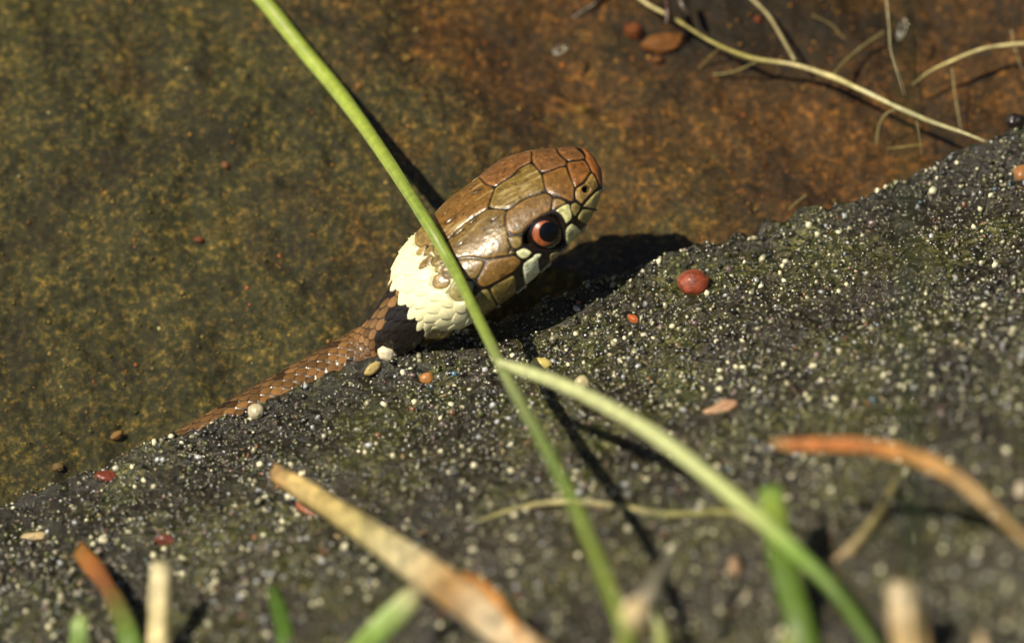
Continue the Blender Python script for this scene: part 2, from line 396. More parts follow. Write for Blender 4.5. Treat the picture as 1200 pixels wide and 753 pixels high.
k = np.linspace(0, 1, 60)[:, None]; tan[nH:nH + 60] = a_w * (1 - sstep(0, 1, k)) + tan[nH:nH + 60] * sstep(0, 1, k)
tan /= np.linalg.norm(tan, axis=1)[:, None]
rr = []
prev = r_w.copy()
for i in range(nH + nB):
    if i < nH: v = r_w
    else:
        t_ = tan[i]; v = prev - t_ * (prev @ t_)
        want = np.cross(t_, up); want -= t_ * (want @ t_); want /= np.linalg.norm(want)
        v = v / np.linalg.norm(v); v = v * (1 - 0.02) + want * 0.02
    v = v - tan[i] * (v @ tan[i]); v /= np.linalg.norm(v); rr.append(v); prev = v
rr = np.array(rr); nn = np.cross(rr, tan)
if nn[0] @ n_w < 0: nn = -nn
NR = 600
th = np.linspace(0, 2 * math.pi, NR, endpoint=False)      # 0 = right side, 90 deg = crown
Wall = np.concatenate([Wh, body_r]) * cm; kb = sstep(0, 0.45, sb); Htall = np.concatenate([Ht, body_r * ((Ht[-1] / Wh[-1]) * (1 - kb) + kb)]) * cm; Hball = np.concatenate([Hb, body_r * ((Hb[-1] / Wh[-1]) * (1 - kb) + 0.94 * kb)]) * cm
pe = np.concatenate([np.full(nH, PEXP), np.interp(sb, [0, 0.6], [PEXP, 2.05])])
ct, st = np.cos(th), np.sin(th)
px_ = np.sign(ct)[None] * np.abs(ct)[None] ** (2 / pe[:, None]) * Wall[:, None]
pz_ = np.sign(st)[None] * np.abs(st)[None] ** (2 / pe[:, None]) * np.where(st > 0, 1, 0)[None] * Htall[:, None] + np.sign(st)[None] * np.abs(st)[None] ** (2 / pe[:, None]) * np.where(st > 0, 0, 1)[None] * Hball[:, None]
V = cen[:, None, :] + px_[..., None] * rr[:, None, :] + pz_[..., None] * nn[:, None, :]      # (stations, NR, 3)
def normals(V):
    du = np.gradient(V, axis=0); dv = np.roll(V, -1, 1) - np.roll(V, 1, 1)
    n_ = np.cross(dv, du); l = np.linalg.norm(n_, axis=2, keepdims=True); n_ = n_ / np.maximum(l, 1e-12)
    out = V - cen[:, None, :]; s = np.sign((n_ * out).sum(2, keepdims=True)); s[s == 0] = 1; return n_ * s
NV = normals(V)

# head shields traced as outlines; each letter is the frame the outline was measured in
FR = dict(B=(620, 170, 7.53), C=(550, 170, 7.53), D=(590, 230, 7.53), E=(530, 270, 7.53), F=(470, 300, 7.53), G=(450, 260, 7.53), H=(480, 210, 7.53))
def tr(f, *p): x0, y0, s = FR[f]; return [(x0 + a / s, y0 + b / s) for a, b in p]
RED = (0.205, 0.084, 0.030); BRN = (0.225, 0.112, 0.030); OLV = (0.215, 0.128, 0.036); PAR = (0.205, 0.115, 0.036)
CRM = (0.72, 0.66, 0.36); WHT = (0.88, 0.86, 0.62); TAN = (0.42, 0.30, 0.13); GRN = (0.36, 0.29, 0.12)
SC = [
 ("far_brow", tr('C', (100,290),(135,335),(175,360),(230,368),(300,317),(385,266),(430,211),(490,177),(545,153),(548,110),(545,60),(540,0),(370,10),(220,70),(80,180),(40,260)), (0.215, 0.088, 0.030)),
 ("frontal", tr('C', (232,378),(300,324),(390,274),(430,222),(490,187),(545,162),(590,204),(635,262),(648,300),(658,360),(672,408),(600,432),(520,452),(450,492),(390,537),(340,562),(250,560),(172,550),(187,500),(207,440),(222,400)), OLV),
 ("near_brow", tr('C', (340,578),(390,547),(450,504),(520,463),(600,443),(675,421),(726,452),(736,490),(723,540),(712,582)) + tr('D', (400,132),(340,168),(290,198),(230,243),(190,292),(155,330),(100,335),(45,322),(22,270),(17,200),(27,140)), (0.205, 0.105, 0.034)),
 ("far_prefrontal", tr('B', (32,75),(24,120),(44,173),(80,218),(113,241),(190,228),(255,197),(328,182),(331,152),(317,132),(282,107),(256,78),(240,50),(235,0),(60,-10),(20,30)), RED),
 ("near_prefrontal", tr('B', (124,252),(190,235),(260,204),(326,191),(341,240),(366,297),(396,347),(401,385),(396,440),(396,488),(370,502),(320,477),(260,452),(210,436),(154,408),(133,350),(124,290)), (0.235, 0.103, 0.027)),
 ("far_internasal", tr('B', (252,45),(273,82),(303,112),(345,142),(400,137),(488,125),(491,105),(472,77),(437,52),(400,10),(330,-20),(250,-10)), RED),
 ("near_internasal", tr('B', (337,152),(400,146),(488,135),(511,165),(531,200),(546,240),(527,258),(497,308),(468,337),(430,361),(406,380),(388,330),(363,270),(348,220),(336,180)), (0.25, 0.092, 0.025)),
 ("rostral", tr('B', (494,128),(503,98),(484,62),(450,20),(520,-10),(620,50),(710,180),(720,300),(700,372),(630,372),(618,360),(603,310),(583,262),(553,238),(538,200),(518,160)), (0.27, 0.088, 0.025)),
 ("nasal", tr('B', (552,248),(575,266),(595,312),(611,370),(577,408),(537,442),(497,486),(463,526),(432,492),(409,478),(408,390),(442,368),(477,348),(508,313),(533,264)), (0.33, 0.19, 0.06)),
 ("labial", tr('B', (630,384),(700,384),(720,480),(640,570),(575,558),(520,555),(470,543),(504,504),(548,454),(592,408)), (0.52, 0.40, 0.16)),
 ("loreal", tr('B', (368,560),(373,522),(410,504),(447,532),(460,546),(437,600),(402,634),(378,590)), (0.26, 0.18, 0.06)),
 ("labial", tr('B', (472,564),(520,568),(580,572),(650,600),(600,670),(540,720),(500,695),(460,680),(424,650),(443,607)), (0.46, 0.36, 0.14)),
 ("preocular_top", tr('D', (436,18),(490,18),(540,42),(556,62),(520,80),(470,104),(452,124),(434,116),(435,60)), (0.25, 0.14, 0.05)),
 ("preocular", tr('D', (460,130),(490,99),(550,69),(580,69),(597,130),(611,185),(587,221),(550,245),(535,200),(500,150)), (0.62, 0.56, 0.28)),
 ("labial", tr('D', (549,282),(600,236),(640,259),(672,292),(720,340),(660,440),(600,450),(553,416),(546,350)), CRM),
 ("labial", tr('D', (404,522),(424,499),(480,484),(530,480),(560,520),(480,600),(404,590)), (0.5, 0.38, 0.2)),
 ("labial", tr('D', (168,602),(212,564),(262,534),(274,509),(338,503),(333,530),(304,560),(314,640),(330,720),(250,800),(190,790),(178,690)), WHT),
 ("postocular", tr('D', (109,490),(147,468),(185,453),(220,473),(254,496),(237,522),(198,551),(165,551),(128,528)), (0.72, 0.66, 0.40)),
 ("postocular", tr('D', (48,352),(157,348),(166,380),(161,430),(138,457),(100,466),(73,448),(54,400)), (0.24, 0.155, 0.05)),
 ("parietal", tr('C', (167,563),(336,575),(312,620),(308,680)) + tr('E', (481,5),(496,40),(496,100),(516,152),(549,184),(546,207),(480,224),(400,231),(300,254),(200,236),(130,234),(60,246),(0,266)) + tr('G', (583,298),(552,230),(554,174),(594,132),(644,72),(723,13)) + tr('H', (503,398),(553,348),(603,323),(653,293)), PAR),
 ("parietal", tr('H', (320,549),(348,522),(387,476),(427,434),(497,389),(547,339),(597,314),(647,284),(691,256),(701,200),(731,130),(748,78),(700,63),(657,40),(625,0),(560,-40),(400,50),(220,170),(90,300),(60,400),(150,470),(240,540)), (0.22, 0.100, 0.026)),
 ("nape_scale", tr('G', (300,60),(287,140),(290,188),(330,212),(372,188),(400,206),(470,186),(440,100),(400,30),(340,0)), (0.28, 0.17, 0.06)),
 ("temporal", tr('E', (313,266),(400,244),(480,236),(549,219),(598,253),(611,276),(587,317),(542,366),(448,421),(328,486),(270,501),(228,478),(219,440),(244,395),(284,320)), BRN),
 ("temporal", tr('E', (-60,298),(60,259),(130,247),(200,249),(291,268),(271,320),(237,388),(198,426),(140,431),(40,424),(-50,427),(-100,380),(-90,320)), (0.23, 0.135, 0.045)),
 ("labial_rear", tr('E', (338,502),(450,439),(543,389),(556,420),(560,480),(560,560),(470,680),(400,640),(378,608),(343,550)), (0.26, 0.18, 0.055)),
 ("labial_rear", tr('E', (300,514),(326,532),(371,620),(390,680),(330,740),(230,790),(150,760),(136,690),(163,622),(213,562),(262,524)), (0.30, 0.23, 0.075)),
 ("temporal", tr('F', (424,290),(444,238),(500,209),(620,219),(646,237),(636,300),(606,367),(560,391),(490,401),(443,368),(422,330)), GRN),
 ("nape_scale", tr('F', (289,210),(313,173),(388,154),(417,187),(426,230),(397,271),(340,281),(293,267)), (0.27, 0.165, 0.055)),
 ("nape_scale", tr('F', (303,112),(333,79),(400,64),(430,110),(410,138),(322,147)), (0.30, 0.22, 0.08)),
 ("nape_scale", tr('G', (428,345),(443,313),(500,303),(560,320),(570,360),(500,360),(462,387),(433,382)), (0.25, 0.16, 0.055)),
 ("nape_scale", tr('G', (314,398),(334,353),(400,304),(430,309),(411,360),(396,377),(330,411)), (0.26, 0.150, 0.052)),
 ("nape_scale", tr('G', (354,290),(384,229),(436,214),(426,282),(360,296)), (0.27, 0.170, 0.060)),
 ("nape_scale", tr('G', (449,215),(500,189),(546,217),(573,290),(540,300),(480,294),(449,286)), (0.28, 0.19, 0.065)),
 ("nape_scale", tr('G', (292,288),(299,242),(368,209),(371,225),(341,281)), (0.36, 0.23, 0.09)),
]
EYE = tr('D', (165,330),(215,272),(275,225),(330,190),(380,160),(420,145),(460,148),(495,165),(525,210),(540,270),(545,330),(552,400),(545,440),(480,470),(360,490),(290,478),(220,458),(168,430),(160,380))
def inpoly(P, poly):
    x, y = P[..., 0], P[..., 1]; ins = np.zeros(x.shape, bool); m = len(poly)
    for i in range(m):
        x1, y1 = poly[i]; x2, y2 = poly[(i + 1) % m]
        if y1 == y2: continue
        c = ((y1 > y) != (y2 > y)) & (x < (x2 - x1) * (y - y1) / (y2 - y1) + x1); ins ^= c
    return ins
def rounded(poly, it=2):
    P = np.array(poly, float)
    for _ in range(it):
        Nx = np.roll(P, -1, 0); P = np.stack([P * 0.75 + Nx * 0.25, P * 0.25 + Nx * 0.75], 1).reshape(-1, 2)
    return P
def dense(poly, step=0.7):
    P = np.array(poly, float); out = []
    for i in range(len(P)):
        a, b = P[i], P[(i + 1) % len(P)]; m = max(1, int(np.linalg.norm(b - a) / step))
        out.append(a + (b - a) * (np.arange(m) / m)[:, None])
    return np.vstack(out)
HV = V[:nH]; HN = NV[:nH]
PX = project(HV)
view = (CAM - HV); view /= np.linalg.norm(view, axis=2, keepdims=True)
facing = (HN * view).sum(2)
mir = (NR // 2 - np.arange(NR)) % NR                    # left/right mirror of the ring
far_side = (np.cos(th) < 0)[None] & (facing < 0.04)
PXe = np.where(far_side[..., None], PX[:, mir], PX)
eyeL_hidden = far_side
sid = np.full(HV.shape[:2], -1)
polys = []
for nm, p, _ in SC:
    q = np.array(p)
    if nm == "nape_scale": q = q.mean(0) + (q - q.mean(0)) * 1.20
    polys.append(rounded(q, 1))
for k, P in enumerate(polys):
    m = inpoly(PXe, P)
    if k in (0, 3, 5, 20, 21):                         # shields lying left of the midline only
        m &= ~far_side
    m &= ~((np.sin(th) < -0.75)[None] & (sid > -9))
    sid[m & (sid < 0)] = k
# mirrored shields of the hidden flank join the visible left shields
# seam samples carried onto the surface
vis = np.argwhere((facing > 0.03)); kd2 = kdtree.KDTree(len(vis[::3]))
for q, (i, j) in enumerate(vis[::3]): kd2.insert((PX[i, j, 0], PX[i, j, 1], 0), q)
kd2.balance(); vs = vis[::3]
seam3 = []
for P in polys + [rounded(EYE, 1)]:
    for x, y in dense(P):
        _, q, dd = kd2.find((x, y, 0))
        if dd > 3: continue
        i, j = vs[q]; off = np.array([x, y]) - PX[i, j]
        # slide on the tangent plane to the exact pixel
        n_ = HN[i, j]; ray = off[0] * cm * R3 - off[1] * cm * U3
        ray = ray + N3 * (-(ray @ n_) / max(0.2, N3 @ n_)); seam3.append(HV[i, j] + ray)
        if ct[j] > 0:
            m_ = mir[j]; 
            if far_side[i, m_]: seam3.append(HV[i, m_] + 0 * ray)
seam3 = np.array(seam3)
kd3 = kdtree.KDTree(len(seam3))
for q, p in enumerate(seam3): kd3.insert(p, q)
kd3.balance()
flat = HV.reshape(-1, 3)
dist = np.array([kd3.find(p)[2] for p in flat]).reshape(HV.shape[:2])

def lattice(s, th_deg_cell, ln, nrow, wx=0.98, wy=0.86):
    """overlapping scale rows: returns height, edge closeness, centre (s, row)"""
    u = s / ln; v = th_deg_cell * nrow / (2 * math.pi)
    best = np.full(np.broadcast(u, v).shape, -9.0); edge = np.zeros_like(best); cs = np.zeros_like(best); cr = np.zeros_like(best)
    for dj in (-1, 0, 1):
        j = np.round(v) + dj
        for di in (-1, 0, 1, 2):
            off = 0.5 * (np.mod(j, 2)); i = np.round(u - off) + di - 0
            dx = u - (i + off); dy = v - j
            e = (dx / wx) ** 2 + (np.abs(dy) / (wy * (1 - 0.18 * dx))) ** 2
            h = 0.45 * dx - 0.35 * dy * dy + 0.2
            h = np.where(e < 1, h, -9)
            b = h > best
            best = np.where(b, h, best); edge = np.where(b, 1 - e, edge); cs = np.where(b, (i + off) * ln, cs); cr = np.where(b, np.mod(j, nrow), cr)
    return np.where(best < -5, -0.3, best), edge, cs, cr

# --- head colours and relief
P3 = flat.reshape(HV.shape)
colH = np.zeros(HV.shape)
base = np.array([c for _, _, c in SC] + [(0.010, 0.007, 0.004)])
colH = base[sid]
collar_poly = [(506, 250), (487, 283), (500, 292), (522, 300), (530, 315), (538, 330), (552, 345), (556, 352), (552, 376), (566, 384), (570, 420), (400, 480), (380, 250), (470, 230)]
collar = (sid < 0) & inpoly(PXe, collar_poly)
Tg = np.broadcast_to(Tn[:, None], sid.shape)
under = (sid < 0) & ~collar & (np.sin(th) < -0.35)[None]
thg = np.broadcast_to(th[None], sid.shape)
hh, ee, cs, cr = lattice(Tg * cm + 0.0 * thg, thg, 0.150, 22)
wv = hash3((cs * 1000).astype(int), cr.astype(int), 0 * cr.astype(int), 5)[..., None]
white = np.array((0.94, 0.90, 0.54)) * (0.92 + 0.12 * wv)
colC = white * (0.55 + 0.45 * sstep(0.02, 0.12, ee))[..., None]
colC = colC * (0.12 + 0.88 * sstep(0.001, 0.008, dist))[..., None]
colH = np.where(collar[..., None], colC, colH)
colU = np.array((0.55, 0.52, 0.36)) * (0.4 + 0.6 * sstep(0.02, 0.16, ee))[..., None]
colH = np.where(under[..., None], colU, colH)
g = sstep(0.0, 0.0068, dist)
inS = sid >= 0
colH = colH * np.where(inS[..., None], np.array((0.97, 1.06, 0.95)), 1.0)
# mottling of the shields
mot = fbm(P3 * np.array([14, 14, 14]), 4, 91)[..., None]
mot2 = fbm(P3 * 45, 3, 93)[..., None]
speck = fbm(P3 * 28, 2, 95)[..., None]
tint = (0.62 + 0.76 * mot) * (0.80 + 0.40 * mot2)
colS = colH * tint * 0.88
lum = colH.max(-1, keepdims=True)
colS = np.where(lum > 0.5, colH * (0.85 + 0.3 * mot), colS)
colS = colS * (0.9 + 0.5 * sstep(0.62, 0.80, speck)) * (1 - 0.45 * sstep(0.64, 0.80, 1 - speck))
# pale worn streaks along frontal and parietals
al = (P3 @ a_w) * 5; la = (P3 @ r_w) * 22; ln_ = (P3 @ n_w) * 10
stv = fbm(np.stack([al, la, ln_], -1), 4, 97)
strk = sstep(0.60, 0.74, stv) * np.isin(sid, (1, 19, 20))
colS = colS * (1 - strk[..., None] * 0.55) + np.array((0.46, 0.35, 0.15)) * strk[..., None] * 0.55
drk = sstep(0.60, 0.72, 1 - stv) * np.isin(sid, (1, 19, 20))
colS = colS * (1 - 0.62 * drk[..., None])
gr = np.array((0.010, 0.006, 0.003))
rim = np.exp(-((dist - 0.022) / 0.008) ** 2)[..., None] * 0.35  # highlight painted into the colour just inside each shield's edge
colS = colS * (1 + rim)
colH = np.where(inS[..., None], gr + (colS - gr) * g[..., None], colH)
disp = np.where(inS, 0.009 * (1 - np.exp(-(dist / 0.009) ** 1.3)) + 0.008 * (1 - np.exp(-dist / 0.12)) , 0.0)
disp = disp + (fbm(P3 * 30, 3, 99) - 0.5) * 0.006 * inS
pit = sstep(0.66, 0.80, 1 - stv) * np.isin(sid, (1, 19, 20)) * 0.010 * g
disp = disp - pit
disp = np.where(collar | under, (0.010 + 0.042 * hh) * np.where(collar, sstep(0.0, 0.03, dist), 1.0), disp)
# eye socket and nostril
EY = rounded(EYE, 2)
sock = inpoly(PXe, EY) & (np.sin(th) > -0.8)[None]
dsock = sstep(0.0, 0.07, dist)
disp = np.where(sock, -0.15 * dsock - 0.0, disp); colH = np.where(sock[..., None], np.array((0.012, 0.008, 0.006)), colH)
nos = np.array(tr('B', (500, 392))[0]); dn = np.linalg.norm((PXe - nos) / np.array([4.8, 4.3]), axis=2)
disp = disp - 0.075 * sstep(1.15, 0.5, dn); colH = colH * (0.12 + 0.88 * sstep(0.75, 1.25, dn))[..., None]
# brow ridge over the eye, mouth seam under the lip
rimsock = np.exp(-(dist / 0.03) ** 2)
tipk = sstep(-9.5, -5, Tn)[:, None]
disp = disp * tipk

# --- body colours and relief
BV = V[nH:]; sg = np.broadcast_to(sb[:, None], BV.shape[:2]); tg = np.broadcast_to(th[None], BV.shape[:2])
h2, e2, cs2, cr2 = lattice(sg + 0.012 * np.sin(tg * 5), tg + 0.03 * np.sin(sg * 9), 0.135, 26, 0.80, 0.80)
h1, e1, cs1, cr1 = lattice(sg + (Tn[-1]) * cm, tg, 0.150, 22)
phi = np.abs((cr2 / 28 * 360 - 90 + 180) % 360 - 180)
wv = hash3((cs2 * 1000).astype(int), cr2.astype(int), 0 * cr2.astype(int), 9)
browns = np.array((0.21, 0.108, 0.036))[None, None] * (0.50 + 0.75 * wv[..., None])
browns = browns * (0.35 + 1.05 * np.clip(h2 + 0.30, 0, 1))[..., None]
blk = np.array((0.012, 0.008, 0.006))
ph0 = np.interp(cs2, [0, 0.25, 0.5, 0.8, 1.0, 1.12, 1.2], [6, 14, 28, 48, 72, 95, 400])
black = phi > ph0 + (wv - 0.5) * 10
spots = (np.mod(cs2 + 0.12, 0.62) < 0.11) & (np.abs(phi - 32) < 7) & (cs2 > 1.1)
spots |= (np.abs(phi - 58) < 6) & (wv > 0.62) & (cs2 > 1.2)
belly = phi > 125
colB = np.where(black[..., None], blk, np.where(spots[..., None], browns * 0.22, browns))
colB = np.where((belly & ~black)[..., None], np.array((0.35, 0.30, 0.18)), colB)
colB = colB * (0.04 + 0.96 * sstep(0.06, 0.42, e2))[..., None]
# ragged rear edge of the white collar
wcol = cs1 < Tn[-1] * cm + 0.055
colB = np.where(wcol[..., None], np.array((0.94, 0.90, 0.54)) * (0.55 + 0.45 * sstep(0.02, 0.12, e1))[..., None], colB)
dB = np.where(wcol, 0.010 + 0.042 * h1, 0.008 + 0.030 * h2)

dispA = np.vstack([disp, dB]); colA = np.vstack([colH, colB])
VV = V + NV * dispA[..., None]
# close the tip and the tail end
verts = VV.reshape(-1, 3); faces = grid_faces(nH + nB, NR, True)
SNK = None
def m_snake(t, bs):
    v = coords(t)
    a = nd(t, "ShaderNodeAttribute", attribute_name="col")
    n = noise(t, v, 60, 4, 0.6)
    f = ramp(t, n, [(0.32, (0.78,) * 3), (0.68, (1.12,) * 3)])
    t.links.new(mix(t, 1.0, a.outputs["Color"], f, 'MULTIPLY'), bs.inputs["Base Color"])
    rg = ramp(t, noise(t, v, 25, 3, 0.6), [(0.3, (0.24,) * 3), (0.7, (0.46,) * 3)])
    t.links.new(rg, bs.inputs["Roughness"]); bs.inputs["Coat Weight"].default_value = 0.25; bs.inputs["Coat Roughness"].default_value = 0.18
    bump(t, bs, noise(t, v, 130, 3, 0.6), 0.25, 0.006)
SNK = material("snake_scales", m_snake)
ctr = head_c[200]
snake = empty("snake", tuple(at(463, 400, 0.0)), "brown snake with cream collar lifting its head from the water beside the bank", "snake")
so_ = np.array(snake.location)
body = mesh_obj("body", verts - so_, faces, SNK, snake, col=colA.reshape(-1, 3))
tag(body, "brown scaled body with large head shields and a cream white collar")

# eyes
def lathe_cap(cen_, axis, ang0, ang1, r, nring, nseg, yv, rscale=1.0):
    axis = axis / np.linalg.norm(axis); x = np.cross(axis, yv); x /= np.linalg.norm(x); y = np.cross(axis, x)
    out = []
    for a in np.linspace(ang0, ang1, nring):
        for b in np.linspace(0, 2 * math.pi, nseg, endpoint=False):
            out.append(cen_ + r * (axis * math.cos(a) + (x * math.cos(b) + y * math.sin(b)) * math.sin(a)))
    return np.array(out), grid_faces(nring, nseg, True)
def m_gloss(col, rough=0.12, coat=1.0):
    def b(t, bs):
        v = coords(t); n = noise(t, v, 40, 4, 0.6)
        c = ramp(t, n, [(0.3, tuple(x * 0.75 for x in col)), (0.7, tuple(x * 1.2 for x in col))])
        t.links.new(c, bs.inputs["Base Color"]); bs.inputs["Roughness"].default_value = rough
        bs.inputs["Coat Weight"].default_value = coat; bs.inputs["Coat Roughness"].default_value = 0.03
    return b
EYEB = material("eye_dark", m_gloss((0.010, 0.006, 0.005))); PUP = material("pupil_black", m_gloss((0.002, 0.002, 0.002), 0.2, 0.15))
def m_iris(t, bs):
    v = coords(t); n = noise(t, v, 26, 4, 0.6)
    a = nd(t, "ShaderNodeAttribute", attribute_name="col")
    f = ramp(t, n, [(0.32, (0.55,) * 3), (0.52, (0.95,) * 3), (0.7, (1.35,) * 3)])
    t.links.new(mix(t, 1.0, a.outputs["Color"], f, 'MULTIPLY'), bs.inputs["Base Color"]); bs.inputs["Roughness"].default_value = 0.35; bs.inputs["Coat Weight"].default_value = 1.0; bs.inputs["Coat Roughness"].default_value = 0.04
IRIS = material("iris_orange", m_iris)
def make_eye(sgn):
    gz = a_w * 0.10 + r_w * 0.68 + n_w * 0.50; gz /= np.linalg.norm(gz)
    r = 0.205
    pup = pix(641.5, 273, 0); # on the sight line; depth from the flank
    i = int(np.argmin(np.abs(Tn - 89))); 
    surf = HV[i]; q = int(np.argmin(np.linalg.norm(PX[i] - np.array([640, 273]), axis=1))); wd = surf[q] @ N3
    pup = pix(641.5, 273, wd + 0.03)
    c0 = pup - gz * r
    if sgn < 0:
        def mirr(p): return p - 2 * r_w * ((p - head_c[i]) @ r_w)
        c0 = mirr(c0) + r_w * 0.07 - n_w * 0.03; gz = gz - 2 * r_w * (gz @ r_w)
    v, f = lathe_cap(c0, gz, 0.001, 2.6, r, 40, 64, n_w)
    e = mesh_obj("eye", v - so_, f, EYEB, snake)
    # iris set slightly off centre so that its rear rim shows widest, ring then pupil
    g2 = gz - a_w * 0.10 + n_w * 0.03 * 1; g2 /= np.linalg.norm(g2)
    v, f = lathe_cap(c0, g2, 0.30, 0.625, r * 1.012, 14, 64, n_w)
    ring = v - c0; fx = (ring @ a_w) / r; fz = (ring @ n_w) / r - (ring @ r_w) / r * 0.2
    kd_ = sstep(0.30, -0.12, fx - 0.55 * (fz - 0.15))[:, None]
    o = mesh_obj("iris", v - so_, f, IRIS, e, col=np.array((0.030, 0.012, 0.006)) + (np.array((0.36, 0.095, 0.026)) - np.array((0.030, 0.012, 0.006))) * kd_)
    g3 = gz + a_w * 0.09 - n_w * 0.02; g3 /= np.linalg.norm(g3)
    v, f = lathe_cap(c0, g3, 0.001, 0.49, r * 1.022, 10, 48, n_w)
    mesh_obj("pupil", v - so_, f, PUP, e)
make_eye(1); make_eye(-1)

# ------------------------------------------------------------------ stems, blades, straws
STEM = attr_material("stem_skin", rough=0.42, noise_scale=10, noise_amt=0.30, bump_s=0.25, bump_d=0.02, trans=0.30)
DRY = attr_material("dry_straw", rough=0.55, noise_scale=5, noise_amt=0.65, bump_s=0.5, bump_d=0.03, trans=0.12)
ROOT = attr_material("root_skin", rough=0.4, noise_scale=14, noise_amt=0.5, bump_s=0.4, bump_d=0.01)
def tube(name, pts, rad, cols, mat, parent=None, flat=1.0, nring=20, per=14, blunt=True, origin=None, wob=0.0, ridge=0.0, twist=0.0, rag=0.12):
    """pts world points, rad cm per point, cols per point; flat <1 squeezes it towards its own up side"""
    pts = np.array(pts); c = catmull(pts, per); k = np.arange(len(pts)); kk = np.linspace(0, len(pts) - 1, len(c))
    rad = np.interp(kk, k, rad); cols = np.array(cols, float); col = np.stack([np.interp(kk, k, cols[:, q]) for q in range(3)], -1)
    t = np.gradient(c, axis=0); t /= np.linalg.norm(t, axis=1)[:, None]
    ref = np.array([0, -0.55, 0.83]); x = np.cross(t, ref); x /= np.linalg.norm(x, axis=1)[:, None]; y = np.cross(x, t)
    if twist:
        a = twist * np.linspace(0, 1, len(c))[:, None]; x, y = x * np.cos(a) + y * np.sin(a), -x * np.sin(a) + y * np.cos(a)
    a = np.linspace(0, 2 * math.pi, nring, endpoint=False)
    rw = rad * (1 + wob * (fbm(np.stack([kk * 1.7, 0 * kk, 0 * kk], -1), 3, len(pts)) - 0.5))
    cr = 1 + ridge * np.cos(a * 7)[None] + ridge * 0.5 * np.cos(a * 13 + 1)[None]
    cr = cr * (1 + rag * 2 * (fbm(np.stack([np.broadcast_to(kk[:, None] * 1.6, (len(c), nring)), np.broadcast_to(np.cos(a)[None] * 1.6, (len(c), nring)), np.broadcast_to(np.sin(a)[None] * 1.6 + 5, (len(c), nring))], -1), 3, 29) - 0.5))
    V = c[:, None] + (x[:, None] * np.cos(a)[None, :, None] + y[:, None] * np.sin(a)[None, :, None] * flat) * (rw[:, None] * cr)[..., None]
    # end caps: slightly ragged cut
    V[0] -= t[0] * (rad[0] * 0.9 * vnoise(np.stack([np.cos(a) * 2.5, np.sin(a) * 2.5, 0 * a + len(pts)], -1), 3)[:, None] if blunt else 0)
    n_ = len(c)
    verts = np.vstack([V.reshape(-1, 3), c[:1] - t[:1] * rad[0] * (0.05 if blunt else 0.6), c[-1:] + t[-1:] * rad[-1] * 0.1])
    stv_ = 1 + 0.16 * np.cos(a * 9)[None] + 0.5 * (fbm(np.stack([np.broadcast_to(kk[:, None] * 1.2, V.shape[:2]), np.broadcast_to(np.cos(a)[None] * 5, V.shape[:2]), np.broadcast_to(np.sin(a)[None] * 5, V.shape[:2])], -1), 3, 17 + len(pts)) - 0.5)
    colv = np.vstack([(col[:, None] * stv_[..., None]).reshape(-1, 3), col[:1] * 0.6, col[-1:]])
    f = [tuple(q) for q in grid_faces(n_, nring, True)]
    for j in range(nring):
        f.append((n_ * nring, (j + 1) % nring, j)); f.append((n_ * nring + 1, (n_ - 1) * nring + j, (n_ - 1) * nring + (j + 1) % nring))
    o0 = np.zeros(3)
    if parent is not None: o0 = np.array(parent.matrix_world.translation if False else parent.location)
    o = mesh_obj(name, verts - (o0 if parent is not None else pts[0] if origin is None else origin), f, mat, parent, col=colv)
    if parent is None: o.location = pts[0] if origin is None else origin
    return o
def A3(L):
    # heights of the shoots and straws are counted from the climbing bank
    out = []
    for a, b, z in L:
        p = at(a, b, z)
        for _ in range(12): p = at(a, b, z + float(rise(edge_d(p[0], p[1]))))
        out.append(p)
    return out
G1 = (0.40, 0.50, 0.075); G2 = (0.30, 0.40, 0.07); GP = (0.72, 0.77, 0.38); GD = (0.12, 0.21, 0.025); ST = (0.66, 0.50, 0.22); STW = (0.88, 0.78, 0.46); OR = (0.55, 0.24, 0.05)
o = tube("green_shoot", A3([(275,-40,0.15),(310,2,0.13),(355,58,0.12),(400,112,0.22),(450,182,0.68),(495,252,1.43),(530,312,1.50),(568,388,1.62),(598,450,1.85),(650,545,2.3),(690,630,2.2),(725,720,1.9),(745,780,1.3),(758,850,0.2)]),
     [0.080,0.078,0.074,0.072,0.064,0.058,0.056,0.054,0.051,0.048,0.046,0.045,0.047,0.055], [G1,G1,G1,G1,G1,G2,G2,G2,(0.34,0.40,0.16),(0.24,0.36,0.08),G2,G2,G2,G2], STEM, flat=0.85, wob=0.15)
tag(o, "long green grass stem arching across the snake's head from the top left", "grass stem")
o = tube("green_shoot", A3([(584,424,1.95),(610,433,2.0),(650,447,2.0),(700,470,1.95),(760,505,1.9),(820,550,1.8),(880,600,1.65),(935,648,1.4),(985,700,1.0),(1022,755,0.6),(1045,800,0.25)]),
     [0.03,0.054,0.062,0.066,0.069,0.070,0.070,0.064,0.060,0.058,0.06], [GP,GP,GP,GP,GP,(0.70,0.76,0.36),(0.62,0.70,0.27),(0.30,0.48,0.09),GD,GD,GD], STEM, flat=0.8, blunt=False, wob=0.1)
tag(o, "pale yellow green stem running diagonally below the snake to the lower right", "grass stem")
o = tube("green_shoot", A3([(903,574,1.5),(907,600,1.45),(914,640,1.3),(926,690,1.0),(938,735,0.7),(950,790,0.25)]), [0.10,0.12,0.125,0.125,0.13,0.13], [(0.30,0.46,0.10),G2,GD,GD,GD,GD], STEM, flat=0.35)
tag(o, "short upright green blade with a blunt tip crossing the pale diagonal stem", "grass blade")
